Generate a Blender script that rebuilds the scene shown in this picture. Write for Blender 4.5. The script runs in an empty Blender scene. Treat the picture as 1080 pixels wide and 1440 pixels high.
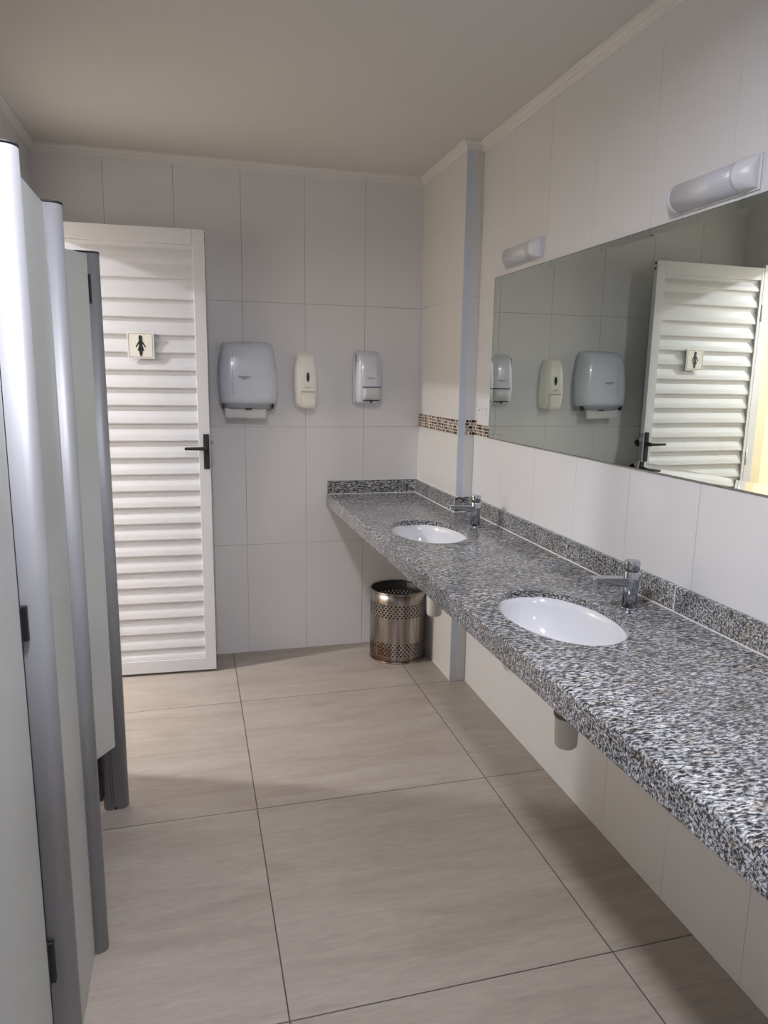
import bpy, bmesh, math, random
from mathutils import Vector, Matrix
PI = math.pi
sc = bpy.context.scene
C = sc.collection

# ------------------------------------------------------------------ dimensions
W, D = 1.2254, 3.6032          # mirror wall (x), back wall (y)
WC, DC = 1.1516, 3.0105        # boxed corner column
LX = -0.647                    # left wall with the doorway
ZC = 2.402                     # ceiling
TW = 0.3021                    # wall tile width
YF = -1.6                      # wall behind the viewer
ZT = 0.83                      # counter top

# ------------------------------------------------------------------ materials
def new_mat(name):
    m = bpy.data.materials.new(name); m.use_nodes = True
    return m, m.node_tree.nodes, m.node_tree.links, m.node_tree.nodes['Principled BSDF']

def plain(name, col, rough=0.5, metal=0.0, coat=0.0, spec=None, trans=0.0, ior=None, bump=0.0, bscale=60):
    m, n, l, b = new_mat(name)
    b.inputs['Base Color'].default_value = (*col, 1)
    b.inputs['Roughness'].default_value = rough
    b.inputs['Metallic'].default_value = metal
    b.inputs['Coat Weight'].default_value = coat
    b.inputs['Transmission Weight'].default_value = trans
    if spec is not None: b.inputs['Specular IOR Level'].default_value = spec
    if ior: b.inputs['IOR'].default_value = ior
    # faint procedural unevenness of tone
    tc = n.new('ShaderNodeTexCoord'); ns = n.new('ShaderNodeTexNoise'); ns.inputs['Scale'].default_value = bscale
    l.new(tc.outputs['Object'], ns.inputs['Vector'])
    mr = n.new('ShaderNodeMapRange'); mr.inputs['To Min'].default_value = max(0.0, rough-.03); mr.inputs['To Max'].default_value = min(1, rough+.03)
    l.new(ns.outputs['Fac'], mr.inputs['Value']); l.new(mr.outputs['Result'], b.inputs['Roughness'])
    if bump:
        bp = n.new('ShaderNodeBump'); bp.inputs['Strength'].default_value = bump; bp.inputs['Distance'].default_value = 0.001
        l.new(ns.outputs['Fac'], bp.inputs['Height']); l.new(bp.outputs['Normal'], b.inputs['Normal'])
    return m

def mth(n, l, op, a, b=None, c=None):
    x = n.new('ShaderNodeMath'); x.operation = op
    for i, v in enumerate((a, b, c)):
        if v is None: continue
        if isinstance(v, (int, float)): x.inputs[i].default_value = v
        else: l.new(v, x.inputs[i])
    return x.outputs[0]

def joint(n, l, val, u0, T, w):
    """1 on a joint line, 0 elsewhere"""
    a = mth(n, l, 'SUBTRACT', val, u0 - T/2)
    a = mth(n, l, 'FLOORED_MODULO', a, T)
    a = mth(n, l, 'SUBTRACT', a, T/2)
    a = mth(n, l, 'ABSOLUTE', a)
    mr = n.new('ShaderNodeMapRange'); mr.interpolation_type = 'SMOOTHSTEP'
    mr.inputs['From Min'].default_value = w*1.4; mr.inputs['From Max'].default_value = w*0.6
    mr.inputs['To Min'].default_value = 0; mr.inputs['To Max'].default_value = 1
    l.new(a, mr.inputs['Value'])
    return mr.outputs['Result']

def tile_mat(name, axis, u0, T, z0, TZ, col, grout, w=0.0011, rough=0.28):
    m, n, l, b = new_mat(name)
    g = n.new('ShaderNodeNewGeometry'); s = n.new('ShaderNodeSeparateXYZ'); l.new(g.outputs['Position'], s.inputs[0])
    ju = joint(n, l, s.outputs[axis], u0, T, w)
    jz = joint(n, l, s.outputs['Z'], z0, TZ, w)
    j = mth(n, l, 'MAXIMUM', ju, jz)
    ns = n.new('ShaderNodeTexNoise'); ns.inputs['Scale'].default_value = 1.7; l.new(g.outputs['Position'], ns.inputs['Vector'])
    cr = n.new('ShaderNodeMix'); cr.data_type = 'RGBA'
    cr.inputs['A'].default_value = (*[c*.97 for c in col], 1); cr.inputs['B'].default_value = (*col, 1)
    l.new(ns.outputs['Fac'], cr.inputs['Factor'])
    # grout varies from clean to grimy
    n2 = n.new('ShaderNodeTexNoise'); n2.inputs['Scale'].default_value = 2.3; l.new(g.outputs['Position'], n2.inputs['Vector'])
    r2 = n.new('ShaderNodeMapRange'); r2.inputs['From Min'].default_value = .35; r2.inputs['From Max'].default_value = .65
    l.new(n2.outputs['Fac'], r2.inputs['Value'])
    gr = n.new('ShaderNodeMix'); gr.data_type = 'RGBA'
    gr.inputs['A'].default_value = (*grout, 1); gr.inputs['B'].default_value = (*[c*1.9 for c in grout], 1)
    l.new(r2.outputs['Result'], gr.inputs['Factor'])
    mx = n.new('ShaderNodeMix'); mx.data_type = 'RGBA'
    l.new(j, mx.inputs['Factor']); l.new(cr.outputs['Result'], mx.inputs['A']); l.new(gr.outputs['Result'], mx.inputs['B'])
    l.new(mx.outputs['Result'], b.inputs['Base Color'])
    rr = n.new('ShaderNodeMapRange'); rr.inputs['To Min'].default_value = rough; rr.inputs['To Max'].default_value = .8
    l.new(j, rr.inputs['Value']); l.new(rr.outputs['Result'], b.inputs['Roughness'])
    n3 = n.new('ShaderNodeTexNoise'); n3.inputs['Scale'].default_value = 9; l.new(g.outputs['Position'], n3.inputs['Vector'])
    h = mth(n, l, 'MULTIPLY_ADD', j, -1.0, mth(n, l, 'MULTIPLY', n3.outputs['Fac'], 0.6))
    bp = n.new('ShaderNodeBump'); bp.inputs['Strength'].default_value = .35; bp.inputs['Distance'].default_value = .0012
    l.new(h, bp.inputs['Height']); l.new(bp.outputs['Normal'], b.inputs['Normal'])
    return m

def floor_mat():
    m, n, l, b = new_mat('porcelain_floor_tile')
    g = n.new('ShaderNodeNewGeometry'); s = n.new('ShaderNodeSeparateXYZ'); l.new(g.outputs['Position'], s.inputs[0])
    ju = joint(n, l, s.outputs['X'], 0.9877, 0.8204, 0.0017)
    jz = joint(n, l, s.outputs['Y'], 3.0169, 0.8263, 0.0017)
    j = mth(n, l, 'MAXIMUM', ju, jz)
    # per-tile offset so veins break at the joints
    tx = mth(n, l, 'FLOOR', mth(n, l, 'DIVIDE', mth(n, l, 'SUBTRACT', s.outputs['X'], 0.9877), 0.8204))
    ty = mth(n, l, 'FLOOR', mth(n, l, 'DIVIDE', mth(n, l, 'SUBTRACT', s.outputs['Y'], 3.0169), 0.8263))
    off = mth(n, l, 'ADD', mth(n, l, 'MULTIPLY', tx, 3.7), mth(n, l, 'MULTIPLY', ty, 5.3))
    cb = n.new('ShaderNodeCombineXYZ')
    l.new(mth(n, l, 'MULTIPLY', mth(n, l, 'MULTIPLY_ADD', s.outputs['Y'], 0.12, s.outputs['X']), 1.0), cb.inputs[0])
    l.new(mth(n, l, 'MULTIPLY', s.outputs['Y'], 6.0), cb.inputs[1]); l.new(off, cb.inputs[2])
    n1 = n.new('ShaderNodeTexNoise'); n1.inputs['Scale'].default_value = 2.2; n1.inputs['Detail'].default_value = 6; n1.inputs['Roughness'].default_value = .6; n1.inputs['Distortion'].default_value = .6
    l.new(cb.outputs[0], n1.inputs['Vector'])
    cr = n.new('ShaderNodeValToRGB')
    e = cr.color_ramp.elements
    e[0].position = .30; e[0].color = (.315, .270, .230, 1)
    e[1].position = .72; e[1].color = (.405, .360, .315, 1)
    k = e.new(.5); k.color = (.365, .320, .277, 1)
    l.new(n1.outputs['Fac'], cr.inputs['Fac'])
    n2 = n.new('ShaderNodeTexNoise'); n2.inputs['Scale'].default_value = 16; n2.inputs['Detail'].default_value = 10; n2.inputs['Roughness'].default_value = .75; n2.inputs['Distortion'].default_value = .4
    l.new(cb.outputs[0], n2.inputs['Vector'])
    r2 = n.new('ShaderNodeMapRange'); r2.inputs['From Min'].default_value = .3; r2.inputs['From Max'].default_value = .7; r2.inputs['To Min'].default_value = .87; r2.inputs['To Max'].default_value = 1.10
    l.new(n2.outputs['Fac'], r2.inputs['Value'])
    vm = n.new('ShaderNodeVectorMath'); vm.operation = 'SCALE'
    l.new(cr.outputs['Color'], vm.inputs[0]); l.new(r2.outputs['Result'], vm.inputs['Scale'])
    mx = n.new('ShaderNodeMix'); mx.data_type = 'RGBA'
    l.new(j, mx.inputs['Factor']); l.new(vm.outputs[0], mx.inputs['A']); mx.inputs['B'].default_value = (.07, .06, .05, 1)
    l.new(mx.outputs['Result'], b.inputs['Base Color'])
    rr = n.new('ShaderNodeMapRange'); rr.inputs['To Min'].default_value = .34; rr.inputs['To Max'].default_value = .44
    l.new(n2.outputs['Fac'], rr.inputs['Value']); l.new(rr.outputs['Result'], b.inputs['Roughness'])
    bp = n.new('ShaderNodeBump'); bp.inputs['Strength'].default_value = .4; bp.inputs['Distance'].default_value = .001
    l.new(mth(n, l, 'MULTIPLY_ADD', j, -1.0, mth(n, l, 'MULTIPLY', n2.outputs['Fac'], .25)), bp.inputs['Height']); l.new(bp.outputs['Normal'], b.inputs['Normal'])
    return m

def granite_mat():
    m, n, l, b = new_mat('grey_speckled_granite')
    g = n.new('ShaderNodeNewGeometry')
    mp = n.new('ShaderNodeMapping'); mp.vector_type = 'POINT'
    mp.inputs['Rotation'].default_value = (0, 0, math.radians(22)); mp.inputs['Scale'].default_value = (0.42, 1.10, 1.05)
    l.new(g.outputs['Position'], mp.inputs['Vector'])
    def noise(scale, det, rough, dist=0):
        x = n.new('ShaderNodeTexNoise'); x.inputs['Scale'].default_value = scale; x.inputs['Detail'].default_value = det
        x.inputs['Roughness'].default_value = rough; x.inputs['Distortion'].default_value = dist
        l.new(mp.outputs[0], x.inputs['Vector']); return x.outputs['Fac']
    f = noise(185, 4, .68, .5)
    cr = n.new('ShaderNodeValToRGB'); e = cr.color_ramp.elements
    e[0].position = .365; e[0].color = (.014, .015, .020, 1)
    e[1].position = .655; e[1].color = (.66, .67, .70, 1)
    for p, c in ((.435, (.045, .049, .060)), (.49, (.15, .155, .165)), (.545, (.36, .365, .375))):
        k = e.new(p); k.color = (*c, 1)
    l.new(f, cr.inputs['Fac'])
    # warm feldspar patches
    t = noise(45, 3, .6, .3)
    tr = n.new('ShaderNodeMapRange'); tr.inputs['From Min'].default_value = .52; tr.inputs['From Max'].default_value = .64; tr.inputs['To Max'].default_value = .75
    l.new(t, tr.inputs['Value'])
    warm = n.new('ShaderNodeMix'); warm.data_type = 'RGBA'; warm.blend_type = 'MULTIPLY'
    l.new(tr.outputs['Result'], warm.inputs['Factor']); l.new(cr.outputs['Color'], warm.inputs['A']); warm.inputs['B'].default_value = (.80, .69, .56, 1)
    # larger pale / dark clouds
    c2 = noise(9, 3, .6, .5)
    r2 = n.new('ShaderNodeMapRange'); r2.inputs['From Min'].default_value = .3; r2.inputs['From Max'].default_value = .7; r2.inputs['To Min'].default_value = .78; r2.inputs['To Max'].default_value = 1.2
    l.new(c2, r2.inputs['Value'])
    vm = n.new('ShaderNodeVectorMath'); vm.operation = 'SCALE'; l.new(warm.outputs['Result'], vm.inputs[0]); l.new(r2.outputs['Result'], vm.inputs['Scale'])
    l.new(vm.outputs[0], b.inputs['Base Color'])
    b.inputs['Roughness'].default_value = .16
    b.inputs['Specular IOR Level'].default_value = .5
    return m

def brushed_steel():
    m, n, l, b = new_mat('stained_stainless_steel')
    b.inputs['Metallic'].default_value = 1
    tc = n.new('ShaderNodeTexCoord'); mp = n.new('ShaderNodeMapping'); mp.inputs['Scale'].default_value = (40, 40, 2.5)
    l.new(tc.outputs['Object'], mp.inputs['Vector'])
    ns = n.new('ShaderNodeTexNoise'); ns.inputs['Scale'].default_value = 1.5; ns.inputs['Detail'].default_value = 5; l.new(mp.outputs[0], ns.inputs['Vector'])
    cr = n.new('ShaderNodeValToRGB'); e = cr.color_ramp.elements
    e[0].position = .35; e[0].color = (.26, .225, .20, 1); e[1].position = .62; e[1].color = (.44, .41, .385, 1)
    l.new(ns.outputs['Fac'], cr.inputs['Fac'])
    # rust near the foot, with its own blotchy outline
    sp = n.new('ShaderNodeSeparateXYZ'); l.new(tc.outputs['Object'], sp.inputs[0])
    n2 = n.new('ShaderNodeTexNoise'); n2.inputs['Scale'].default_value = 14; n2.inputs['Detail'].default_value = 4; l.new(tc.outputs['Object'], n2.inputs['Vector'])
    hh = mth(n, l, 'ADD', mth(n, l, 'MULTIPLY', sp.outputs['Z'], 3.2), mth(n, l, 'MULTIPLY', sp.outputs['X'], 2.4))
    v = mth(n, l, 'SUBTRACT', n2.outputs['Fac'], hh)
    rr = n.new('ShaderNodeMapRange'); rr.inputs['From Min'].default_value = .42; rr.inputs['From Max'].default_value = .68; rr.inputs['To Max'].default_value = .7; l.new(v, rr.inputs['Value'])
    mx = n.new('ShaderNodeMix'); mx.data_type = 'RGBA'; l.new(rr.outputs['Result'], mx.inputs['Factor']); l.new(cr.outputs['Color'], mx.inputs['A']); mx.inputs['B'].default_value = (.20, .10, .05, 1)
    l.new(mx.outputs['Result'], b.inputs['Base Color'])
    r3 = n.new('ShaderNodeMapRange'); r3.inputs['To Min'].default_value = .26; r3.inputs['To Max'].default_value = .40; l.new(ns.outputs['Fac'], r3.inputs['Value'])
    l.new(r3.outputs['Result'], b.inputs['Roughness'])
    return m

WHITE_T = (.71, .70, .705)
GR = (.27, .255, .24)
M = {}
M['tile_back'] = tile_mat('back_wall_tile', 'X', 0.2499, TW, 0.5775, 0.6, WHITE_T, GR)
M['tile_right'] = tile_mat('mirror_wall_tile', 'Y', 2.7089, TW, 0.5775, 0.6, (.705, .71, .73), (.34, .33, .32), w=.0010, rough=.24)
M['tile_column'] = tile_mat('column_tile', 'Y', 3.60, 0.9, 0.5775, 0.6, (.70, .69, .68), (.34, .33, .32), w=.0010)
M['plaster'] = plain('ceiling_plaster', (.66, .645, .62), .85, bump=.15, bscale=8)
M['crown'] = plain('painted_plaster_moulding', (.72, .71, .69), .7)
M['floor'] = floor_mat()
M['granite'] = granite_mat()
M['caulk'] = plain('white_sealant', (.72, .71, .69), .5)
M['ceramic'] = plain('white_vitreous_china', (.74, .75, .78), .08, coat=.6)
M['chrome'] = plain('worn_chrome', (.50, .52, .56), .14, 1)
M['alu'] = plain('satin_anodised_aluminium', (.30, .305, .322), .52, .35, bscale=90)
M['alu_trim'] = plain('aluminium_corner_bead', (.60, .65, .74), .4, .2)
M['laminate'] = plain('pale_grey_laminate', (.47, .49, .485), .42)
M['black'] = plain('black_plastic', (.012, .012, .014), .42)
M['black_gap'] = plain('black_rubber_cap_and_shade', (.015, .015, .017), .6)
M['door_white'] = plain('white_powder_coat', (.60, .605, .635), .40)
M['white_plastic'] = plain('white_plastic', (.70, .71, .74), .38)
M['lamp_cap'] = plain('lamp_end_plastic', (.68, .69, .74), .35)
M['grey_plastic'] = plain('pale_blue_grey_plastic', (.60, .64, .72), .22, coat=.3)
M['grey_plastic_dark'] = plain('mid_grey_plastic', (.28, .30, .33), .35)
M['soap_grey'] = plain('silver_grey_plastic', (.61, .625, .68), .25, coat=.3)
M['soap_bar'] = plain('pale_grey_lever_plastic', (.55, .57, .56), .3)
M['cream'] = plain('cream_plastic', (.80, .79, .72), .3, coat=.2)
M['ink'] = plain('dark_print', (.06, .06, .075), .5)
M['paper'] = plain('white_paper', (.66, .655, .65), .9)
M['pvc'] = plain('white_pvc', (.62, .60, .56), .4)
M['gasket'] = plain('brown_gasket', (.16, .11, .07), .6)
M['sign_plate'] = plain('sign_plate', (.74, .73, .68), .45)
M['steel'] = brushed_steel()
M['yellow_wall'] = plain('pale_yellow_wall', (.80, .70, .50), .6)
M['screw'] = plain('dark_screw', (.05, .05, .05), .4, .6)

def mirror_mat():
    m, n, l, b = new_mat('mirror_glass')
    b.inputs['Base Color'].default_value = (.75, .81, .765, 1)
    b.inputs['Metallic'].default_value = 1; b.inputs['Roughness'].default_value = 0.0
    return m
M['mirror'] = mirror_mat()
M['mirror_edge'] = plain('mirror_edge_green', (.05, .08, .065), .2)

def diffuser_mat():
    m, n, l, b = new_mat('ribbed_opal_diffuser')
    b.inputs['Base Color'].default_value = (.58, .59, .64, 1); b.inputs['Roughness'].default_value = .3
    b.inputs['Coat Weight'].default_value = .3
    tc = n.new('ShaderNodeTexCoord'); w = n.new('ShaderNodeTexWave'); w.bands_direction = 'Z'
    w.inputs['Scale'].default_value = 60; l.new(tc.outputs['Object'], w.inputs['Vector'])
    bp = n.new('ShaderNodeBump'); bp.inputs['Strength'].default_value = .25; bp.inputs['Distance'].default_value = .001
    l.new(w.outputs['Fac'], bp.inputs['Height']); l.new(bp.outputs['Normal'], b.inputs['Normal'])
    return m
M['diffuser'] = diffuser_mat()
def emit(name, col, s):
    m, n, l, b = new_mat(name)
    b.inputs['Base Color'].default_value = (*col, 1); b.inputs['Emission Color'].default_value = (*col, 1); b.inputs['Emission Strength'].default_value = s
    return m

# ------------------------------------------------------------------ helpers
def box(bm, x0, x1, y0, y1, z0, z1, mi=0):
    v = [bm.verts.new(p) for p in ((x0,y0,z0),(x1,y0,z0),(x1,y1,z0),(x0,y1,z0),(x0,y0,z1),(x1,y0,z1),(x1,y1,z1),(x0,y1,z1))]
    for f in ((3,2,1,0),(4,5,6,7),(0,1,5,4),(1,2,6,5),(2,3,7,6),(3,0,4,7)):
        bm.faces.new([v[i] for i in f]).material_index = mi
    return v

def loft(bm, rings, closed=True, cap0=True, cap1=True, mi=0, smooth=True):
    R = [[bm.verts.new(p) for p in r] for r in rings]
    n = len(R[0])
    for a, b in zip(R[:-1], R[1:]):
        for i in range(n if closed else n-1):
            j = (i+1) % n
            f = bm.faces.new((a[i], a[j], b[j], b[i])); f.material_index = mi; f.smooth = smooth
    if cap0: bm.faces.new(list(reversed(R[0]))).material_index = mi
    if cap1: bm.faces.new(R[-1]).material_index = mi
    return R

def cyl(bm, c, r, z0, z1, n=32, r1=None, axis='Z', mi=0):
    r1 = r if r1 is None else r1
    def pt(a, rr, t):
        u, v = rr*math.cos(a), rr*math.sin(a)
        if axis == 'Z': return (c[0]+u, c[1]+v, t)
        if axis == 'X': return (t, c[0]+u, c[1]+v)
        return (c[0]+v, t, c[1]+u)
    loft(bm, [[pt(2*PI*i/n, r, z0) for i in range(n)], [pt(2*PI*i/n, r1, z1) for i in range(n)]], mi=mi)

def lathe(bm, prof, n=40, c=(0, 0), sy=1.0, cap0=True, cap1=True, mi=0):
    loft(bm, [[(c[0]+r*math.cos(2*PI*i/n), c[1]+sy*r*math.sin(2*PI*i/n), z) for i in range(n)] for r, z in prof], cap0=cap0, cap1=cap1, mi=mi)

def prism(bm, pts, z0, z1, mi=0):
    """pts in xy, counter-clockwise"""
    a = [bm.verts.new((x, y, z0)) for x, y in pts]; b = [bm.verts.new((x, y, z1)) for x, y in pts]
    bm.faces.new(list(reversed(a))).material_index = mi; bm.faces.new(b).material_index = mi
    for i in range(len(pts)):
        j = (i+1) % len(pts); bm.faces.new((a[i], a[j], b[j], b[i])).material_index = mi

def sweep(bm, prof, path, mi=0):
    """prof: (out, z) pairs; path: list of (point xy, out-vector xy) - mitred by the caller"""
    R = [[(p[0]+o*q[0], p[1]+o*q[1], z) for o, z in prof] for p, q in path]
    loft(bm, R, mi=mi, smooth=False)

def obj(name, bm, mat, parent=None, bevel=0, seg=2, angle=40, subsurf=0):
    bmesh.ops.recalc_face_normals(bm, faces=bm.faces)
    me = bpy.data.meshes.new(name); bm.to_mesh(me); bm.free()
    for m in (mat if isinstance(mat, (list, tuple)) else [mat]): me.materials.append(m)
    o = bpy.data.objects.new(name, me); C.objects.link(o)
    if parent: o.parent = parent
    if bevel:
        b = o.modifiers.new('bevel', 'BEVEL'); b.width = bevel; b.segments = seg; b.limit_method = 'ANGLE'; b.angle_limit = math.radians(angle)
        for p in me.polygons: p.use_smooth = True
        w = o.modifiers.new('wn', 'WEIGHTED_NORMAL'); w.keep_sharp = True
    if subsurf:
        s = o.modifiers.new('sub', 'SUBSURF'); s.levels = subsurf; s.render_levels = subsurf
        for p in me.polygons: p.use_smooth = True
    return o

def thing(name, label, cat, loc=(0,0,0), rz=0, group=None):
    o = bpy.data.objects.new(name, None); C.objects.link(o); o.empty_display_size = .05
    o.location = loc; o.rotation_euler = (0, 0, rz); o['label'] = label; o['category'] = cat
    if group: o['group'] = group
    return o
def tag(o, label, cat, group=None):
    o['label'] = label; o['category'] = cat
    if group: o['group'] = group
    return o
def struct(o):
    o['kind'] = 'structure'; return o
def dup(root, loc, label):
    r = root.copy(); C.objects.link(r); r.location = loc; r['label'] = label
    for ch in list(root.children):
        c = ch.copy(); C.objects.link(c); c.parent = r
        for g in list(ch.children):
            d = g.copy(); C.objects.link(d); d.parent = c
    return r
def B(): return bmesh.new()

# ------------------------------------------------------------------ room shell
LB = -1.75                     # back of the stalls
HX = -2.35                     # far side of the hall
bm = B(); box(bm, HX-.1, W+.1, YF-.1, D+.1, -.1, 0); struct(obj('floor', bm, M['floor']))
bm = B(); box(bm, HX-.1, W+.1, YF-.1, D+.1, ZC, ZC+.1); struct(obj('ceiling', bm, M['plaster']))
bm = B(); box(bm, HX-.1, W+.1, D, D+.1, 0, ZC); struct(obj('wall_back', bm, M['tile_back']))
bm = B(); box(bm, W, W+.1, YF-.1, D, 0, ZC); struct(obj('wall_right', bm, M['tile_right']))
bm = B(); box(bm, WC, W, DC, D, 0, ZC); struct(obj('wall_corner', bm, M['tile_column']))
bm = B(); box(bm, LB-.1, W, YF-.1, YF, 0, ZC); struct(obj('wall_front', bm, M['tile_back']))
bm = B(); box(bm, LB-.1, LB, YF, 2.46, 0, ZC); struct(obj('wall_left', bm, M['tile_back']))
DY0, DY1, DZ = 2.655, 3.445, 2.075     # doorway in the left wall
bm = B()
box(bm, LX-.12, LX, 2.46, DY0, 0, ZC); box(bm, LX-.12, LX, DY1, D, 0, ZC); box(bm, LX-.12, LX, DY0, DY1, DZ, ZC)
box(bm, LB-.1, LX-.12, 2.46, 2.56, 0, ZC)
struct(obj('wall_entrance', bm, M['tile_back']))
bm = B(); box(bm, HX-.1, HX, 2.2, D, 0, ZC); box(bm, HX, LB-.1, 2.2, 2.3, 0, ZC); struct(obj('wall_hall', bm, M['yellow_wall']))

bm = B(); box(bm, HX, LX-.12, D-.012, D, 0, ZC); struct(obj('wall_passage', bm, M['yellow_wall']))
# crown moulding: stepped profile (out, z)
CP = [(0, 2.366), (.006, 2.366), (.008, 2.372), (.007, 2.374), (.014, 2.382), (.013, 2.385), (.020, 2.392), (.026, 2.3945), (.027, 2.4018), (0, 2.4018)]
def crown(name, path):
    bm = B(); sweep(bm, CP, path); struct(obj(name, bm, M['crown']))
crown('trim_1', [((LX, D), (1, -1)), ((WC, D), (-1, -1))])
crown('trim_2', [((WC, D), (-1, -1)), ((WC, DC), (-1, -1))])
crown('trim_3', [((WC, DC), (-1, -1)), ((W, DC), (-1, -1))])
crown('trim_4', [((W, DC), (-1, -1)), ((W, YF), (-1, 0))])
crown('trim_5', [((LX, D), (1, -1)), ((LX, 2.46), (1, 0))])
# aluminium bead on the outside corner of the column
for zz0, zz1, nm in ((0, ZT-.062, 'trim_6'), (.902, 2.366, 'trim_7')):
    bm = B(); box(bm, WC-.004, WC+.026, DC-.004, DC, zz0, zz1); box(bm, WC-.004, WC, DC, DC+.004, zz0, zz1)
    struct(obj(nm, bm, M['alu_trim']))

# mosaic band, five rows of small glass tiles
mos = [plain('mosaic_cream', (.74, .68, .58), .3), plain('mosaic_black', (.012, .010, .010), .15), plain('mosaic_brown', (.10, .055, .03), .2),
       plain('mosaic_tan', (.30, .20, .13), .25), plain('mosaic_taupe', (.34, .28, .24), .25), plain('mosaic_beige', (.55, .46, .36), .25)]
def mosaic(name, a, b, nrm, z0=1.1795, z1=1.2475, seed=1):
    rnd = random.Random(seed); bm = B()
    a = Vector((*a, 0)); b = Vector((*b, 0)); nv = Vector((*nrm, 0)); L = (b-a).length; d = (b-a).normalized()
    def bx(s0, s1, za, zb, t, mi):
        P = [a+d*s0, a+d*s1, a+d*s1+nv*t, a+d*s0+nv*t]
        v = [bm.verts.new((p.x, p.y, z)) for z in (za, zb) for p in P]
        for f in ((3,2,1,0),(4,5,6,7),(0,1,5,4),(1,2,6,5),(2,3,7,6),(3,0,4,7)): bm.faces.new([v[i] for i in f]).material_index = mi
    bx(0, L, z0, z1, .0012, 0)
    h = (z1-z0)/5
    for r in range(5):
        s = rnd.uniform(0, .008)
        while s < L-.006:
            w = rnd.choice((.015, .015, .021, .011)); w = min(w, L-s-.001)
            bx(s+.0014, s+w-.0014, z0+r*h+.0016, z0+(r+1)*h-.0016, .0022, rnd.choice((1, 1, 2, 2, 3, 4, 4)))
            s += w+rnd.choice((0, .0015, .004, .007))
    return struct(obj(name, bm, mos))
mosaic('trim_8', (WC, D), (WC, DC+.005), (-1, 0), seed=3)
mosaic('trim_9', (WC+.027, DC), (W, DC), (0, -1), seed=4)
mosaic('trim_10', (W, DC), (W, 2.70), (-1, 0), seed=8)

# slim white frame on the room face of the doorway, yellow painted reveal
bm = B()
pts_ = [(DY0-.03, 0), (DY0, 0), (DY0, DZ), (DY1, DZ), (DY1, 0), (DY1+.014, 0), (DY1+.014, DZ+.014), (DY0-.03, DZ+.014)]
a_ = [bm.verts.new((LX+.005, y, z)) for y, z in pts_]; b_ = [bm.verts.new((LX, y, z)) for y, z in pts_]
for k0, k1, k2, k3 in ((0, 1, 2, 7), (7, 2, 3, 6), (3, 4, 5, 6)): bm.faces.new((a_[k0], a_[k1], a_[k2], a_[k3]))
for k in range(8): bm.faces.new((a_[k], a_[(k+1) % 8], b_[(k+1) % 8], b_[k]))
struct(obj('trim_11', bm, M['door_white']))
bm = B(); box(bm, LX-.050, LX, DY1-.010, DY1-.0035, 0, DZ-.004); struct(obj('trim_13', bm, M['door_white']))
bm = B(); box(bm, LX-.12, LX-.001, DY1-.003, DY1+.002, 0, DZ); box(bm, LX-.12, LX-.001, DY0-.002, DY0+.003, 0, DZ); box(bm, LX-.12, LX-.001, DY0, DY1, DZ-.003, DZ+.002)
struct(obj('trim_12', bm, M['yellow_wall']))

# ------------------------------------------------------------------ louvred door, opened against the back wall
HXp, HYp = LX+.020, 3.416
ang = math.atan2(3.382-HYp, 0.075-HXp)
LW = math.hypot(3.382-HYp, 0.075-HXp)
door = bpy.data.objects.new('door_1', None); C.objects.link(door); door.location = (HXp, HYp, .012); door.rotation_euler = (0, 0, ang)
struct(door); door['label'] = 'white louvred metal door swung open against the back wall, women pictogram on it'
DH = 2.040; ST = .052
fr = B()
box(fr, 0, .018, 0, .030, 0, DH); box(fr, LW-ST, LW, 0, .030, 0, DH)
box(fr, .018, LW-ST, 0, .030, DH-.066, DH); box(fr, .018, LW-ST, 0, .030, 0, .062)
obj('door_frame', fr, M['door_white'], door, bevel=.0018)
lap = [1.927, 1.840, 1.751, 1.672, 1.597, 1.52, 1.443, 1.365, 1.287, 1.206, 1.127, 1.049, .973, .896, .819, .742, .665, .588, .511, .435, .359, .283, .206, .130]
zs = [DH+.012-.066] + lap + [.074]
bm = B(); prof = []
for a, b in zip(zs[:-1], zs[1:]):
    a -= .012; b -= .012; h = a-b
    for t, dpt in ((.0, .0175), (.30, .0165), (.62, .0085), (.72, .0068), (.93, .0045), (1.0, .0055)):
        prof.append((dpt, a-t*h+(.0012 if t == 0 else 0)))
n = len(prof)
front = [[bm.verts.new((x, y, z)) for y, z in prof] for x in (.017, LW-ST+.001)]
for i in range(n-1):
    f = bm.faces.new((front[0][i], front[0][i+1], front[1][i+1], front[1][i])); f.smooth = False
back = [[bm.verts.new((x, y+.0035, z)) for y, z in prof] for x in (.017, LW-ST+.001)]
for i in range(n-1): bm.faces.new((back[1][i], back[1][i+1], back[0][i+1], back[0][i]))
for k in (0, 1):
    for i in range(n-1):
        q = (front[k][i], back[k][i], back[k][i+1], front[k][i+1]); bm.faces.new(q)
obj('louvre_panel', bm, M['door_white'], door)
# handle set: long black plate and lever on the room side, knob on the other
hz = 1.066
bm = B(); box(bm, LW-.031, LW-.004, -.009, 0, hz-.080, hz+.082)
plate = obj('handle_plate', bm, M['black'], door, bevel=.004)
bm = B(); cyl(bm, (LW-.0175, hz+.018), .0105, -.045, -.006, 20, axis='Y')
pts = []
for t in range(9):
    u = t/8; x = LW-.012-u*.100
    hh = .0085-.0022*u; pts.append([(x, -.050, hz+.018-hh), (x, -.050, hz+.018+hh), (x, -.038, hz+.018+hh), (x, -.038, hz+.018-hh)])
loft(bm, pts, smooth=False)
obj('lever', bm, M['black'], plate, bevel=.003)
bm = B(); box(bm, LW-.036, LW-.006, .030, .039, hz-.085, hz+.085); cyl(bm, (LW-.020, hz+.018), .011, .036, .072, 20, axis='Y'); cyl(bm, (LW-.020, hz+.018), .021, .066, .080, 20, .017, axis='Y')
obj('rear_handle', bm, M['black'], door, bevel=.003)
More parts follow.
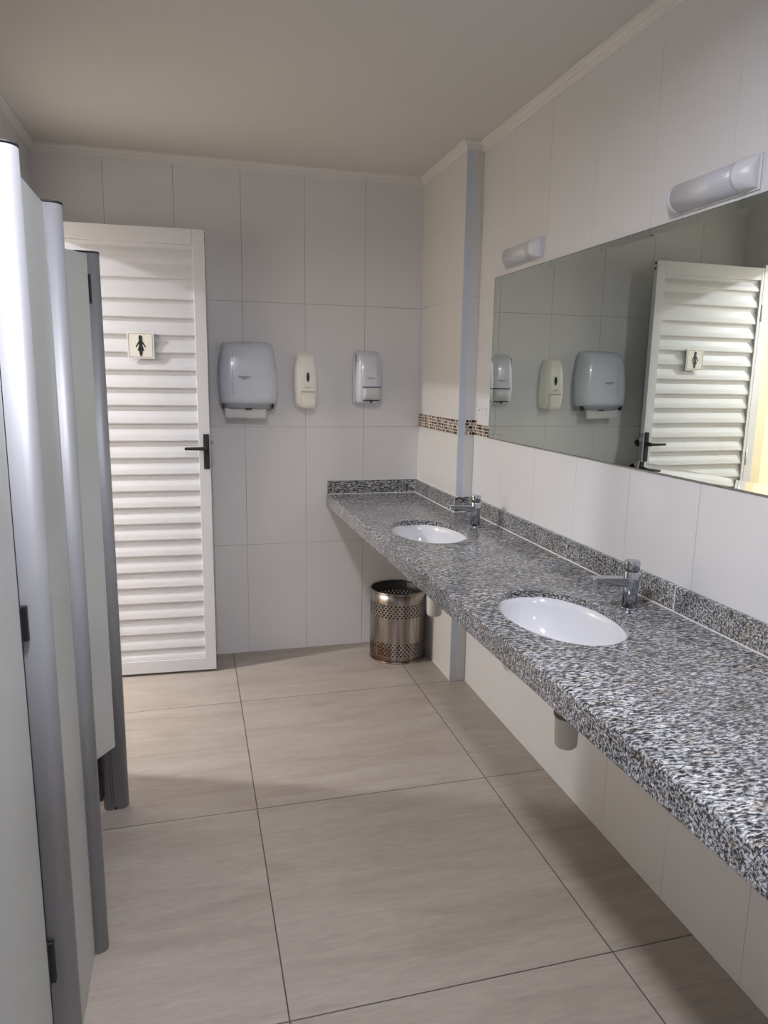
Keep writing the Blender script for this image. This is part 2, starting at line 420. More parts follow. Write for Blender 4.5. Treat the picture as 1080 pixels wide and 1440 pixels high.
bm = B(); box(bm, LW-.0005, LW+.014, .009, .021, hz+.030, hz+.050); obj('latch_bolt', bm, M['grey_plastic_dark'], door, bevel=.001)
bm = B(); box(bm, LW-.0005, LW+.002, .006, .024, hz-.075, hz+.075); obj('lock_faceplate', bm, M['alu'], door)
for zz in (DH-.014, DH-.040):
    bm = B(); cyl(bm, (.015, zz), .0065, LW-.0005, LW+.0015, 16, axis='X'); obj('hole_plug', bm, M['black'], door)
for zz in (.25, 1.0, 1.8):
    bm = B(); cyl(bm, (-.009, .004), .0075, zz-.045, zz+.045, 16); obj('hinge', bm, M['door_white'], door)

# women pictogram sign (square plate riding on the slats)
cx, cz = (-.267-.1535)/2, 1.550
sg = thing('restroom_sign', 'small square cream sign with a black woman figure on the white louvred door', 'sign', (cx, HYp+(cx-HXp)*math.tan(ang)-.001, cz), ang)
def rrect(w, h, r, n=5):
    P = []
    for sx, sz, a0 in ((1, 1, 0), (-1, 1, 90), (-1, -1, 180), (1, -1, 270)):
        for i in range(n+1):
            a = math.radians(a0+90*i/n); P.append((sx*(w-r)+r*math.cos(a), sz*(h-r)+r*math.sin(a)))
    return P
def slab_xz(bm, pts, y0, y1):
    a = [bm.verts.new((x, y0, z)) for x, z in pts]; b = [bm.verts.new((x, y1, z)) for x, z in pts]
    bm.faces.new(a); bm.faces.new(list(reversed(b)))
    for i in range(len(pts)):
        j = (i+1) % len(pts); bm.faces.new((a[i], b[i], b[j], a[j]))
bm = B(); slab_xz(bm, rrect(.0565, .0565, .005), -.0045, -.0005); obj('plate', bm, M['sign_plate'], sg)
bm = B(); o_, i_ = rrect(.0505, .0505, .005), rrect(.0492, .0492, .004)
for k in range(len(o_)):
    j = (k+1) % len(o_)
    v = [bm.verts.new((p[0], -.0050, p[1])) for p in (o_[k], o_[j], i_[j], i_[k])]; bm.faces.new(v)
    v2 = [bm.verts.new((p[0], -.0046, p[1])) for p in (o_[k], o_[j], i_[j], i_[k])]; bm.faces.new(v2)
    bm.faces.new((v[0], v[1], v2[1], v2[0])); bm.faces.new((v[3], v[2], v2[2], v2[3]))
obj('border_line', bm, M['black'], sg)
half = [(0, .028), (.005, .026), (.0065, .020), (.011, .014), (.0165, .004), (.0215, -.006), (.0185, -.009), (.0125, .001), (.0085, .007), (.0065, .002),
        (.0085, -.006), (.0145, -.022), (.0075, -.023), (.0060, -.036), (.0045, -.0445), (0, -.0445)]
outl = half + [(-x, z) for x, z in reversed(half[1:-1])]
bm = B(); slab_xz(bm, outl, -.0056, -.0046)
hd = [(.0078*math.cos(2*PI*i/20), .0355+.0088*math.sin(2*PI*i/20)) for i in range(20)]
slab_xz(bm, hd, -.0056, -.0046)
slab_xz(bm, [(-.0065, .034), (.0065, .034), (.0085, .023), (-.0085, .023)], -.0055, -.0046)
obj('woman_figure', bm, M['black'], sg)

# ------------------------------------------------------------------ toilet stalls
PX0, PX1 = -.3270, -.2475      # post across the front
HT = .0225                     # half thickness along y
def post(y, label):
    t = thing('stall_post', label, 'post', ((PX0+PX1)/2, y, 0), 0)
    w = (PX1-PX0)/2
    def ring(z, s=1.0):
        P = []
        for sx, a0 in ((1, -90), (-1, 90)):
            for i in range(13):
                a = math.radians(a0+180*i/12)
                P.append((sx*(w-HT)*1.0+HT*s*math.cos(a)+(0), HT*s*math.sin(a), z))
        return P
    bm = B(); loft(bm, [ring(.001), ring(1.766)]); p = obj('profile', bm, M['alu'], t)
    for pl in p.data.polygons:
        if len(pl.vertices) > 4: pl.use_smooth = False
    bm = B(); loft(bm, [ring(1.766, 1.03), ring(1.7705, 1.03)]); obj('end_cap', bm, M['black_gap'], t)
    # grooves and fixing screws on the face the doors close against
    bm = B()
    for gx in (-.013, -.006): box(bm, gx-.0007, gx+.0007, -HT-.0004, -HT+.001, .02, 1.764)
    obj('groove', bm, M['screw'], t)
    for zz in (.018, .034):
        bm = B(); cyl(bm, (zz, -.003), .0028, -HT-.0012, -HT+.001, 12, axis='Y'); obj('screw', bm, M['screw'], t)
    bm = B(); box(bm, -.004, .004, -HT-.0006, -HT+.002, 0.0005, .009); obj('drain_notch', bm, M['screw'], t)
    return t
Y1, Y2, Y3 = 1.296, 1.690, 2.318
post(Y1, 'tall satin aluminium stall post nearest the viewer, at the left edge')
post(Y2, 'middle satin aluminium stall post standing between the fixed panel and the far stall door')
post(Y3, 'farthest satin aluminium stall post, in front of the white louvred door')
PXC = (PX0+PX1)/2
# fixed panel between the first two posts, down to the floor
t = thing('stall_partition', 'narrow pale grey fixed stall panel reaching the floor between the two nearer posts', 'panel', (PXC, (Y1+Y2)/2, 0))
bm = B(); h = (Y2-Y1)/2-HT-.0005; box(bm, -.009, .009, -h, h, .001, 1.762); obj('board', bm, M['laminate'], t, bevel=.001)
bm = B(); box(bm, .009, .0102, h-.004, h, .001, 1.762); obj('edge_strip', bm, M['alu'], t)
# far stall door, swung a little inwards from the farthest post
def stall_door(label, hinge, ang, w, zb=.235, zt=1.760, hinges=(), name='stall_door'):
    t = thing(name, label, 'door', (hinge[0], hinge[1], 0), ang)
    bm = B(); box(bm, -.009, .009, -w, 0, zb, zt); obj('board', bm, M['laminate'], t, bevel=.001)
    for z0, z1 in hinges:
        bm = B(); box(bm, -.0125, .0115, -.006, .013, z0, z1); cyl(bm, (.0, .006), .008, z0+.004, z1-.004, 14); obj('hinge', bm, M['black'], t, bevel=.0015)
    return t
stall_door('pale grey stall door between the middle and farthest posts, standing slightly ajar', (PXC+.003, Y3-HT-.011, 0), -math.radians(33), .56, hinges=())
sd = [o for o in C.objects if o.name == 'stall_door'][0]
for z0, z1 in ((1.63, 1.705),):
    bm = B(); box(bm, -.010, .012, .0005, .0085, z0, z1); obj('hinge', bm, M['black'], sd, bevel=.001)
# near stall door at the left edge of the view
nd = stall_door('pale grey stall door with black hinges at the left edge, before the nearest post', (PXC-.009, Y1-HT-.031, 0), 0, .58, hinges=())
for z0, z1 in ((.974, 1.036), (.300, .385)):
    bm = B(); box(bm, -.008, .0155, .021, .0305, z0, z1); box(bm, -.008, .0085, .0005, .022, z0, z1); obj('hinge', bm, M['black'], nd, bevel=.0015)
# side partitions running back to the wall
for y, lb in ((Y2, 'pale grey side partition behind the middle stall post'), (Y3, 'pale grey side partition behind the farthest stall post')):
    t = thing('stall_partition', lb, 'panel', ((LB+PX0)/2, y, 0), group='side partitions between the stalls')
    h = (PX0-LB)/2-.001
    bm = B(); box(bm, -h, h-.026, -.009, .009, .030 if y == Y3 else .2, 1.760); obj('board', bm, M['laminate'], t, bevel=.001)
    bm = B(); box(bm, h-.026, h, -.012, .012, .030, 1.760); obj('shade_strip', bm, M['black_gap'], t, bevel=.001)  # dark strip standing in for the shaded gap next to the post

# ------------------------------------------------------------------ granite vanity top
vt = thing('vanity_counter', 'long grey speckled granite washbasin counter running along the mirror wall', 'counter', (0, 0, 0))
XF0, XF1 = .658, .694          # front edge at the far and near end
SINKS = [(0.899, 1.582), (0.891, 2.630)]
SA, SB = .143, .222            # half axes of the openings (x, y)
YE = -.9
e_ = .0015
out = [(XF1+.02, YE), (W-e_, YE), (W-e_, DC-e_), (WC-e_, DC-e_), (WC-e_, D-e_), (XF0, D-e_)]
bm = B(); prism(bm, out, ZT-.022, ZT)
slab = obj('slab', bm, M['granite'], vt, bevel=.007, seg=3)
cut = []
for cx_, cy_ in SINKS:
    bm = B(); lathe(bm, [(SA, ZT-.1), (SA, ZT+.1)], 96, (cx_, cy_), SB/SA)
    c = obj('cutter', bm, M['granite']); cut.append(c)
    m = slab.modifiers.new('cut', 'BOOLEAN'); m.operation = 'DIFFERENCE'; m.object = c; m.solver = 'EXACT'
bpy.context.view_layer.update()
dg = bpy.context.evaluated_depsgraph_get()
me = bpy.data.meshes.new_from_object(slab.evaluated_get(dg))
slab.modifiers.clear(); slab.data = me
for c in cut: bpy.data.objects.remove(c)
for p in me.polygons: p.use_smooth = False
bm = B(); prism(bm, [(XF1+.02+.0004, YE), (XF1+.04, YE), (XF0+.02, D-e_), (XF0+.0004, D-e_)], ZT-.062, ZT-.0085)
obj('front_apron', bm, M['granite'], vt, bevel=.003)
def upstand(p0, p1, nrm, label=None, t=.016, z1=.899):
    bm = B(); x0, y0 = p0; x1, y1 = p1; nx, ny = nrm
    P = [(x0, y0), (x1, y1), (x1+nx*t, y1+ny*t), (x0+nx*t, y0+ny*t)]
    prism(bm, P, ZT+.0005, z1)
    return obj('upstand', bm, M['granite'], vt, bevel=.0015)
G = .0012
upstand((XF0+.006, D), (WC-.017, D), (0, -1))
upstand((WC, D), (WC, DC-.0155), (-1, 0))
upstand((WC+G-.0, DC), (W-.0165, DC), (0, -1))
upstand((W, DC-.001), (W, 1.541), (-1, 0))
upstand((W, 1.5385), (W, YE), (-1, 0))
# sealant beads
bm = B()
def bead(x0, x1, y0, y1, z0, z1): box(bm, min(x0,x1), max(x0,x1), min(y0,y1), max(y0,y1), z0, z1)
t_ = .016; s_ = .0028
bead(XF0+.006, WC-t_, D-t_-s_, D-t_+.001, ZT-.0005, ZT+s_)
bead(WC-t_-s_, WC-t_+.001, D-t_, DC-t_, ZT-.0005, ZT+s_)
bead(WC-t_-s_, W-t_, DC-t_-s_, DC-t_+.001, ZT-.0005, ZT+s_)
bead(W-t_-s_, W-t_+.001, DC-t_, YE, ZT-.0005, ZT+s_)
bead(WC-t_-.0012, WC-t_+.001, D-t_-.0012, D-t_+.001, ZT, .8985)
bead(WC-t_-.0008, WC-t_+.0018, DC-t_-.001, DC-t_+.001, ZT, .8985)
bead(W-t_-.0012, W-t_+.001, DC-t_-.0012, DC-t_+.001, ZT, .8985)
bead(W-t_-.0006, W-.001, 1.5384, 1.5411, ZT, .8995)
# bright line where the upstand meets the wall
bead(XF0+.006, WC, D-.003, D, .8985, .9015); bead(WC-.003, WC, D, DC-t_, .8985, .9015); bead(WC, W, DC-.003, DC, .8985, .9015)
obj('sealant_bead', bm, M['caulk'], vt)

# basins under the slab
def bowl(cx_, cy_, label):
    t = thing('washbasin', label, 'sink', (cx_, cy_, ZT-.022), group='oval undermounted basins')
    prof = []
    N = 18
    for i in range(N+1):
        a = PI/2*i/N
        r = math.cos(a)**.62 if i < N else 0
        z = -math.sin(a)**1.15*.150
        prof.append((max(r, .0)*(SA+.006), z))
    prof = [(SA+.028, -.0012), (SA+.003, -.0012)] + [(r-.002, z-.003) for r, z in prof if .02 < r < SA+.005] + [(.021, -.1525)]
    bm = B(); lathe(bm, prof, 72, (0, 0), SB/SA, cap0=False, cap1=False)
    b = obj('bowl', bm, M['ceramic'], t)
    s = b.modifiers.new('solid', 'SOLIDIFY'); s.thickness = .006; s.offset = -1
    for p in b.data.polygons: p.use_smooth = True
    bm = B(); lathe(bm, [(.006, -.156), (.019, -.153), (.026, -.1495), (.0275, -.151), (.027, -.166)], 32); obj('drain_ring', bm, M['chrome'], t)
    return t
b0 = bowl(*SINKS[0], 'larger looking oval white basin set into the granite nearest the viewer')
dup(b0, (*SINKS[1], ZT-.022), 'oval white basin farther away, set into the granite near the back wall')

# bottle traps hanging under the basins
def trap(loc, label):
    t = thing('bottle_trap', label, 'drain trap', loc, group='white traps under the counter')
    bm = B(); lathe(bm, [(.024, 0), (.0295, .006), (.0305, .011), (.0325, .088), (.0325, .100)], 36); obj('cup', bm, M['pvc'], t)
    bm = B(); lathe(bm, [(.0345, .086), (.0358, .089), (.0358, .095), (.0345, .098)], 36); obj('gasket', bm, M['gasket'], t)
    bm = B(); cyl(bm, (0, .120), .014, .030, W-.930 - .002, 20, axis='X'); obj('outlet_pipe', bm, M['pvc'], t)
    bm = B(); lathe(bm, [(.037, .106), (.037, .118), (.030, .124), (.018, .132), (.016, .134), (.016, .176)], 36); obj('collar', bm, M['pvc'], t)
    return t
tr = trap((.930, 1.560, .470), 'white plastic trap cup hanging below the nearer basin under the counter')
dup(tr, (.922, 2.615, .482), 'white plastic trap cup hanging below the farther basin, beside the steel bin')

# taps
def tap(loc, label):
    t = thing('push_tap', label, 'tap', loc, group='chrome push taps')
    bm = B(); lathe(bm, [(.0235, 0), (.0235, .003), (.021, .005)], 36); obj('base_ring', bm, M['chrome'], t)
    bm = B(); lathe(bm, [(.0195, .005), (.0195, .101), (.0185, .1025)], 36); obj('body', bm, M['chrome'], t)
    bm = B(); lathe(bm, [(.0165, .1025), (.0165, .105), (.0198, .106), (.0202, .128), (.0188, .1305), (.0, .1308)][:-1], 36); obj('push_button', bm, M['chrome'], t)
    bm = B()
    R = []
    for u, hw, zt, zb in ((0, .013, .086, .060), (.03, .0135, .088, .064), (.07, .014, .0905, .073), (.100, .0142, .092, .0795), (.112, .0138, .0925, .0865)):
        R.append([(-u-.008, -hw, zb+.004), (-u-.008, -hw, zt), (-u-.008, hw, zt), (-u-.008, hw, zb+.004), (-u-.008, hw*.6, zb), (-u-.008, -hw*.6, zb)])
    loft(bm, R, smooth=False); obj('spout', bm, M['chrome'], t, bevel=.0015)
    bm = B(); lathe(bm, [(.008, .072), (.008, .082)], 20, (-.104, 0)); obj('aerator', bm, M['chrome'], t)
    return t
t1 = tap((1.110, 1.590, ZT+.0008), 'chrome push tap behind the nearer basin')
dup(t1, (1.108, 2.672, ZT+.0008), 'chrome push tap behind the farther basin, in front of the boxed column')

# ------------------------------------------------------------------ mirror
MY1, MY0, MZ0, MZ1 = 2.830, -.55, 1.1825, 1.834
mr_ = thing('wall_mirror', 'long frameless mirror on the tiled wall above the granite counter', 'mirror', (W, (MY0+MY1)/2, MZ0))
hy, hz_ = (MY1-MY0)/2, MZ1-MZ0
bw = .021
bm = B()
x_in, x_out = -.0052, -.0052-bw*.058
I = [bm.verts.new((x_in, y, z)) for y, z in ((-hy+bw, bw), (hy-bw, bw), (hy-bw, hz_-bw), (-hy+bw, hz_-bw))]
O = [bm.verts.new((x_out, y, z)) for y, z in ((-hy, 0), (hy, 0), (hy, hz_), (-hy, hz_))]
bm.faces.new(I)
for i in range(4): bm.faces.new((I[i], O[i], O[(i+1) % 4], I[(i+1) % 4]))
me = bpy.data.meshes.new('glass')
bmesh.ops.recalc_face_normals(bm, faces=bm.faces)
if bm.faces[0].normal.x > 0: bmesh.ops.reverse_faces(bm, faces=bm.faces)
bm.to_mesh(me); bm.free(); me.materials.append(M['mirror'])
o = bpy.data.objects.new('glass', me); C.objects.link(o); o.parent = mr_
bm = B(); e = .0006
for y0, y1, z0, z1 in ((-hy-.001, -hy+e, 0, hz_), (hy-e, hy+.001, 0, hz_), (-hy, hy, -.001, e), (-hy, hy, hz_-e, hz_+.001)): box(bm, x_out+.0001-.0002, 0, y0, y1, z0, z1)
obj('edge', bm, M['mirror_edge'], mr_)

# ------------------------------------------------------------------ wall lamps (switched off)
def lamp(yc, zc, L, label):
    t = thing('wall_lamp', label, 'lamp', (W, yc, zc), group='switched off wall lamps above the mirror')
    hh, dp = .037, .040
    def sec(y, s, d, x0=-.004):
        return [(x0-d*math.sin(a), y, hh*s*math.cos(a)) for a in [PI*i/16 for i in range(17)]]
    bm = B(); box(bm, -.005, 0, -L/2-.004, L/2+.004, -hh-.002, hh+.002); obj('back_plate', bm, M['lamp_cap'], t, bevel=.002)
    cap = .046
    for sgn in (-1, 1):
        bm = B(); R = []
        for k in range(8):
            u = k/7; y = sgn*(L/2-cap*u)
            d = dp*math.sin(PI/2*(.12+.88*u))**.75
            R.append(sec(y, .94+.06*u if u < 1 else 1.0, d))
        R.append(sec(sgn*(L/2-cap), .97, dp*.96))
        loft(bm, R); obj('end_cap', bm, M['lamp_cap'], t)
    bm = B(); R = [sec(y, .96, dp*.955) for y in (-L/2+cap-.002, 0, L/2-cap+.002)]
    loft(bm, R); obj('diffuser', bm, M['diffuser'], t)
    return t
lamp(2.580, 1.893, .310, 'smaller looking white tubular wall lamp above the far end of the mirror')
lamp(1.560, 1.884, .305, 'nearer white tubular wall lamp above the mirror at the right')

# switch plate beside the mirror
sw = thing('light_switch', 'white rectangular switch plate between the column and the mirror', 'switch', (W, 2.907, 1.290))
bm = B(); box(bm, -.007, 0, -.072, .058, -.061, .061); obj('plate', bm, M['white_plastic'], sw, bevel=.003)
bm = B(); box(bm, -.011, -.0065, -.050, .050, -.014, .016); obj('rocker', bm, M['white_plastic'], sw, bevel=.0012)
bm = B(); box(bm, -.0125, -.0105, .022, .036, .001, .007); obj('indicator', bm, M['grey_plastic_dark'], sw)

# ------------------------------------------------------------------ dispensers on the back wall
def sect(w, d, z, n=5.0, cx_=0, N=28, y0=0):
    P = []
    for i in range(N+1):
        a = PI*i/N; c_, s_ = math.cos(a), math.sin(a)
        P.append((cx_+w*math.copysign(abs(c_)**(2/n), c_), y0-d*abs(s_)**(2/n), z))
    return P
def text_mesh(name, body, size, mat, parent, loc, tilt=PI/2, ext=.0003):
    cu = bpy.data.curves.new(name, 'FONT'); cu.body = body; cu.size = size; cu.extrude = ext; cu.align_x = 'CENTER'; cu.align_y = 'CENTER'; cu.resolution_u = 2
    o = bpy.data.objects.new(name, cu); C.objects.link(o)
    bpy.context.view_layer.update()
    me = bpy.data.meshes.new_from_object(o.evaluated_get(bpy.context.evaluated_depsgraph_get()))
    bpy.data.objects.remove(o)
    me.materials.append(mat) if not me.materials else None
    me.materials[0] = mat
    o = bpy.data.objects.new(name, me); C.objects.link(o); o.parent = parent; o.location = loc; o.rotation_euler = (tilt, 0, 0)
    return o

# paper towel dispenser
td = thing('paper_towel_dispenser', 'large pale grey-blue rounded paper towel dispenser on the tiled wall beside the door', 'dispenser', (.262, D, 1.262))
bm = B()
loft(bm, [sect(.118, .060, 0), sect(.124, .070, .012), sect(.128, .075, .06), sect(.125, .070, .20), sect(.110, .055, .30)])
obj('back_body', bm, M['grey_plastic_dark'], td)
bm = B()
R = [(.030, .126, .082, 6), (.034, .130, .108, 6), (.040, .1335, .120, 6), (.060, .1365, .1225, 6), (.100, .1405, .121, 5.6), (.150, .1430, .118, 5.2), (.200, .1405, .113, 5),
     (.250, .1335, .106, 5), (.285, .1270, .098, 5), (.303, .1225, .089, 4.6), (.314, .117, .076, 4.2), (.321, .107, .058, 3.6), (.326, .088, .034, 3), (.328, .066, .016, 2.6)]
loft(bm, [sect(w, d, z, n) for z, w, d, n in R]); obj('cover', bm, M['grey_plastic'], td)
bm = B()
loft(bm, [sect(.100, .080, .006), sect(.116, .096, .012), sect(.1245, .106, .030), sect(.1255, .108, .034)])
obj('lower_lip', bm, plain('cool_grey_plastic', (.34, .36, .40), .3), td)
bm = B(); box(bm, -.016, .016, -.094, -.082, .004, .011); obj('catch', bm, M['black'], td, bevel=.002)
for s in (-1, 1):
    bm = B(); v = [(s*.118, .030), (s*.124, .030), (s*.118, .008), (s*.112, .008)]
    slab_xz(bm, v, -.094, -.060); obj('side_slot', bm, M['black'], td)
bm = B()
for k in range(12):
    z0 = .072+k*.0195; z1 = z0+.0200
    def dd(z):
        for (za, wa, da, na), (zb, wb, db, nb) in zip(R[:-1], R[1:]):
            if za <= z <= zb:
                f = (z-za)/(zb-za); return wa+(wb-wa)*f, da+(db-da)*f, na+(nb-na)*f
        return R[-1][1:]
    def pt(x, z, e):
        w, d, n_ = dd(z); s = (1-min(.999, abs(x)/w)**n_)**(1/n_); return (x, -d*s-e, z)
    x0 = -.0715; 
    a = [pt(x0-.0014, z0, -.0002), pt(x0, z0, .0007), pt(x0+.0014, z0, -.0002)]
    b = [pt(x0-.0014, z1, -.0002), pt(x0, z1, .0007), pt(x0+.0014, z1, -.0002)]
    A = [bm.verts.new(p) for p in a]; Bv = [bm.verts.new(p) for p in b]
    bm.faces.new((A[0], A[1], Bv[1], Bv[0])); bm.faces.new((A[1], A[2], Bv[2], Bv[1]))
obj('cover_rib', bm, M['grey_plastic_dark'], td)
tx = text_mesh('printed_mark', 'Premisse', .0150, M['ink'], td, (-.018, -.1205, .158), tilt=PI/2)
bm = B(); box(bm, -.032, -.008, -.1210, -.1200, .1475, .1492); obj('printed_line', bm, M['ink'], td)
# towel hanging out
bm = B(); R2 = []
for k in range(9):
    u = k/8; z = .014-.052*u; y = -.074-.010*math.sin(u*2.2)
    R2.append([(x, y-.002*math.cos(x*40), z-.0015*math.sin(x*25)) for x in [-.112+.200*i/12 for i in range(13)]])
loft(bm, R2, closed=False, cap0=False, cap1=False)
p = obj('paper_towel', bm, M['paper'])
s = p.modifiers.new('solid', 'SOLIDIFY'); s.thickness = .0022
p.location = (.262, D, 1.262); tag(p, 'folded white paper towel hanging out of the dispenser beside the door', 'paper towel')

# cream soap dispenser
sd1 = thing('soap_dispenser', 'cream narrow rounded soap dispenser with a small dark oval window, between its two neighbours', 'dispenser', (.5475, D, 1.272))
bm = B(); loft(bm, [sect(.050, .030, .004, 4), sect(.058, .036, .03, 4), sect(.060, .036, .12, 4), sect(.056, .034, .20, 4), sect(.042, .03, .262, 4)]); obj('back_body', bm, M['cream'], sd1)
bm = B()
RC = [(.006, .040, .060, 5), (.012, .047, .078, 5), (.03, .052, .086, 4.5), (.08, .058, .090, 4.2), (.13, .0595, .090, 4), (.18, .057, .086, 4), (.225, .050, .078, 4), (.250, .045, .070, 4), (.261, .0415, .062, 3.8), (.267, .037, .048, 3), (.269, .028, .030, 3)]
loft(bm, [sect(w, d, z, n) for z, w, d, n in RC]); obj('cover', bm, M['cream'], sd1)
bm = B()
loft(bm, [sect(.030, .094, .000, 9, .007), sect(.033, .105, .003, 9, .007), sect(.035, .110, .030, 9, .006), sect(.036, .104, .074, 9, .005), sect(.035, .098, .080, 9, .005)])
obj('push_lever', bm, M['cream'], sd1)
bm = B(); box(bm, -.031, .039, -.0905, -.085, .0805, .0830); obj('lever_gap', bm, M['gasket'], sd1)
bm = B(); lens = [(.0075*math.sin(PI*i/12)**1.2, .0235*math.cos(PI*i/12)) for i in range(13)]; lens = lens + [(-x, z) for x, z in reversed(lens[1:-1])]
slab_xz(bm, [(x+.004, z+.152) for x, z in lens], -.0915, -.085); obj('level_window', bm, M['black'], sd1)
text_mesh('printed_mark', 'Premisse', .0085, M['ink'], sd1, (.003, -.0912, .103), tilt=PI/2)

# grey soap dispenser
sd2 = thing('soap_dispenser', 'silver-grey angular soap dispenser with a push bar, nearest the room corner', 'dispenser', (.862, D, 1.290))
bm = B(); loft(bm, [sect(.066, .030, .002, 6), sect(.071, .045, .02, 6), sect(.071, .045, .13, 6), sect(.066, .045, .24, 6), sect(.060, .03, .262, 6)]); obj('back_body', bm, M['soap_grey'], sd2)
bm = B()
RG = [(.004, .040, .070, 4), (.012, .060, .088, 4), (.03, .0665, .100, 4.2), (.08, .0695, .106, 4.2), (.13, .0685, .103, 4.2), (.19, .0645, .096, 4.2), (.235, .0605, .088, 4.2), (.252, .058, .082, 4), (.262, .052, .070, 3.2), (.267, .040, .050, 3)]
loft(bm, [sect(w, d, z, n) for z, w, d, n in RG]); obj('cover', bm, M['soap_grey'], sd2)
bm = B()
loft(bm, [sect(.041, .102, .026, 8, .008), sect(.044, .112, .030, 8, .008), sect(.046, .120, .050, 8, .008), sect(.046, .118, .078, 8, .008), sect(.045, .110, .088, 8, .008)])
obj('push_bar', bm, M['soap_bar'], sd2)
bm = B(); box(bm, -.040, .056, -.1075, -.100, .0885, .0925); obj('upper_gap', bm, M['black'], sd2)
bm = B(); box(bm, -.036, .048, -.1035, -.095, .0215, .0255); obj('lower_gap', bm, M['black'], sd2)
bm = B(); cyl(bm, (.006, .018), .0045, -.105, -.090, 14, axis='Y'); obj('nozzle', bm, M['black'], sd2)
bm = B(); box(bm, -.0668, -.0600, -.052, -.046, .14, .25); obj('side_slot', bm, M['grey_plastic_dark'], sd2)
text_mesh('printed_mark', 'Premisse', .0105, M['ink'], sd2, (.006, -.1045, .134), tilt=PI/2)

# ------------------------------------------------------------------ perforated bin
BR, BH = .143, .365
bn = thing('perforated_bin', 'round stainless steel bin with two bands of punched holes, on the floor under the counter', 'bin', (.999, 3.402, 0))
NC = 44
bm = B()
def V(a, z, r=BR): return bm.verts.new((r*math.cos(a), r*math.sin(a), z))
def solid_band(z0, z1, k=1):
    n_ = NC*2
    loft(bm, [[(BR*math.cos(PI*i/NC), BR*math.sin(PI*i/NC), z0+(z1-z0)*j/k) for i in range(n_)] for j in range(k+1)], cap0=False, cap1=False)
def holes(z0, rows, h):
    da = 2*PI/NC; rh = .0047
    for r in range(rows):
        za, zb = z0+r*h, z0+(r+1)*h
        for c_ in range(NC):
            ac = da*(c_+(.5 if r % 2 else 0)); a0, a1 = ac-da/2, ac+da/2; zc = (za+zb)/2
            ou = [V(ac, za), V(a1, za), V(a1, zc), V(a1, zb), V(ac, zb), V(a0, zb), V(a0, zc), V(a0, za)]
            inn = []
            for k in range(8):
                t = math.radians(-90+45*k); inn.append(V(ac+rh*math.cos(t)/BR, zc+rh*math.sin(t)))
            for k in range(8):
                j = (k+1) % 8; f = bm.faces.new((ou[k], ou[j], inn[j], inn[k])); f.smooth = True
hh = .0118
solid_band(.004, .036); holes(.036, 6, hh); solid_band(.036+6*hh, .238, 2); holes(.238, 6, hh); solid_band(.238+6*hh, BH-.003)
bmesh.ops.remove_doubles(bm, verts=bm.verts, dist=.0002)
o = obj('shell', bm, [M['steel'], plain('shaded_steel_inside', (.06, .055, .05), .5, .5)], bn); s = o.modifiers.new('solid', 'SOLIDIFY'); s.thickness = .0008; s.offset = -1; s.material_offset = 1; s.material_offset_rim = 1  # inner steel coloured dark for the shade inside the bin
bm = B(); K = [(BR-.001+.0042*math.cos(2*PI*k/12), BH-.001+.0042*math.sin(2*PI*k/12)) for k in range(13)]
lathe(bm, K, 88, cap0=False, cap1=False); bmesh.ops.remove_doubles(bm, verts=bm.verts, dist=1e-5)
obj('rim', bm, M['steel'], bn)
bm = B(); lathe(bm, [(BR-.001, .006), (BR-.001, .010)], 88); obj('base', bm, plain('dark_steel', (.12, .11, .10), .5, .7), bn)
bm = B(); lathe(bm, [(BR+.0015, .0005), (BR+.0025, .003), (BR+.0015, .007), (BR-.004, .007), (BR-.004, .0005)], 88, cap0=False, cap1=False); obj('foot_ring', bm, M['steel'], bn)
bm = B(); box(bm, -.018, -.002, -.1385, -.1365, BH-.030, BH-.008); lug = obj('rim_clip', bm, M['steel'], bn); lug.rotation_euler = (0, 0, math.radians(155))

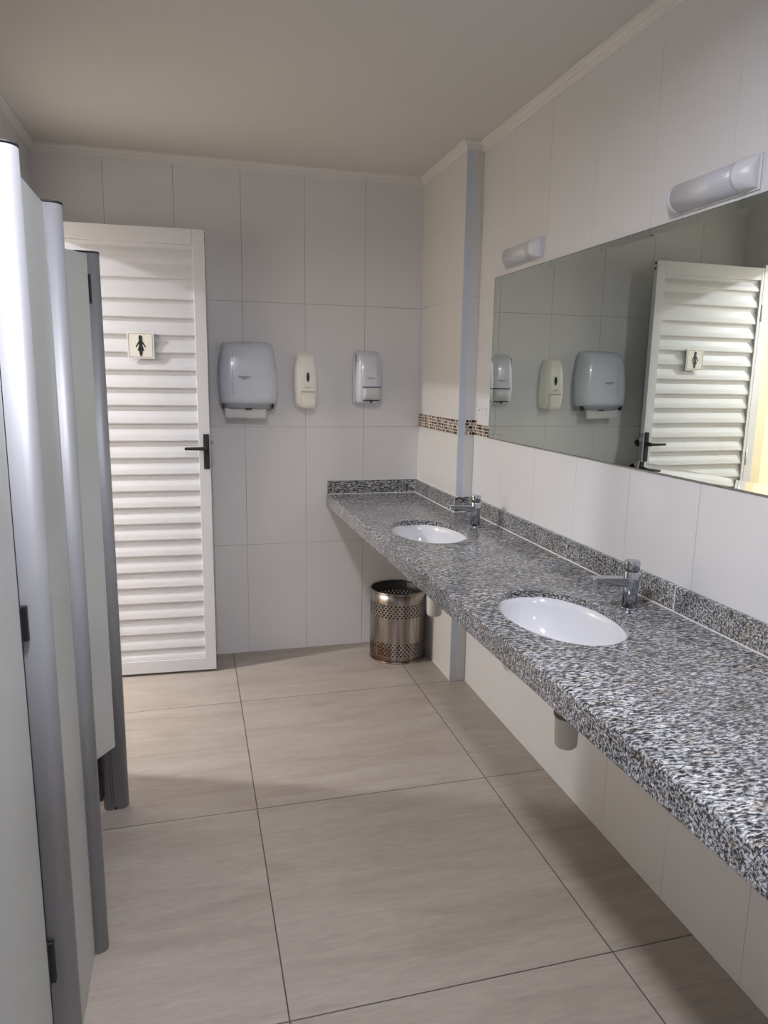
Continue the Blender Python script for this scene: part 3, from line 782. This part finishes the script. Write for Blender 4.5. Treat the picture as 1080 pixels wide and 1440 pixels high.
# ------------------------------------------------------------------ ceiling lights (outside the photograph) and light
def add_light(name, x, y, z, r, power, col, label, zc=ZC, spread=170):
    t = thing('ceiling_light', label, 'lamp', (x, y, zc))
    bm = B(); lathe(bm, [(r+.02, 0), (r+.02, -.018), (r+.012, -.022), (r, -.022)], 40); obj('housing', bm, M['white_plastic'], t)
    bm = B(); lathe(bm, [(r, -.0225), (r*.98, -.0245)], 40); obj('diffuser', bm, emit('lit_diffuser_'+name, col, 6.0), t)
    ld = bpy.data.lights.new(name, 'AREA'); ld.shape = 'DISK'; ld.size = 2*r; ld.energy = power; ld.color = col; ld.spread = math.radians(spread)
    lo = bpy.data.objects.new(name, ld); C.objects.link(lo); lo.location = (x, y, zc-.027)
    return lo
add_light('ceiling_lamp_light', -.045, .80, ZC, .095, 32, (.92, .92, 1.0), 'round ceiling light over the aisle beside the stalls')
add_light('rear_fill_light', -.045, -.95, ZC, .10, 11, (.92, .92, 1.0), 'round fill light added on the ceiling behind the viewer')  # added for general fill, no lamp known at this spot
add_light('hall_lamp_light', -1.62, 3.02, ZC, .04, 60, (.95, .95, 1.0), 'round ceiling light in the hall beyond the doorway')

w = bpy.data.worlds.new('world'); sc.world = w; w.use_nodes = True
w.node_tree.nodes['Background'].inputs[0].default_value = (.5, .5, .5, 1); w.node_tree.nodes['Background'].inputs[1].default_value = .0

# ------------------------------------------------------------------ camera
yaw, pitch, roll, F, H = -.2631, -.1849, .0159, 1001.0, 1.422
f = Vector((-math.sin(yaw)*math.cos(pitch), math.cos(yaw)*math.cos(pitch), math.sin(pitch)))
r = Vector((math.cos(yaw), math.sin(yaw), 0)); u = r.cross(f)
r2 = math.cos(roll)*r+math.sin(roll)*u; u2 = -math.sin(roll)*r+math.cos(roll)*u
cd = bpy.data.cameras.new('camera'); cam = bpy.data.objects.new('camera', cd); C.objects.link(cam)
mw = Matrix((r2, u2, -f)).transposed().to_4x4(); mw.translation = (0, 0, H); cam.matrix_world = mw
cd.sensor_fit = 'VERTICAL'; cd.sensor_height = 24; cd.lens = 24*F/1440; cd.clip_start = .02
sc.camera = cam

# ------------------------------------------------------------------ render look
vs = sc.view_settings
vs.view_transform = 'Standard'; vs.look = 'None'; vs.gamma = 1; vs.use_curve_mapping = False; vs.exposure = 0.0
cy = sc.cycles
cy.use_denoising = True; cy.denoiser = 'OPENIMAGEDENOISE'
cy.max_bounces = 10; cy.diffuse_bounces = 6; cy.glossy_bounces = 6
cy.caustics_reflective = True; cy.sample_clamp_indirect = 0; cy.blur_glossy = 0.0
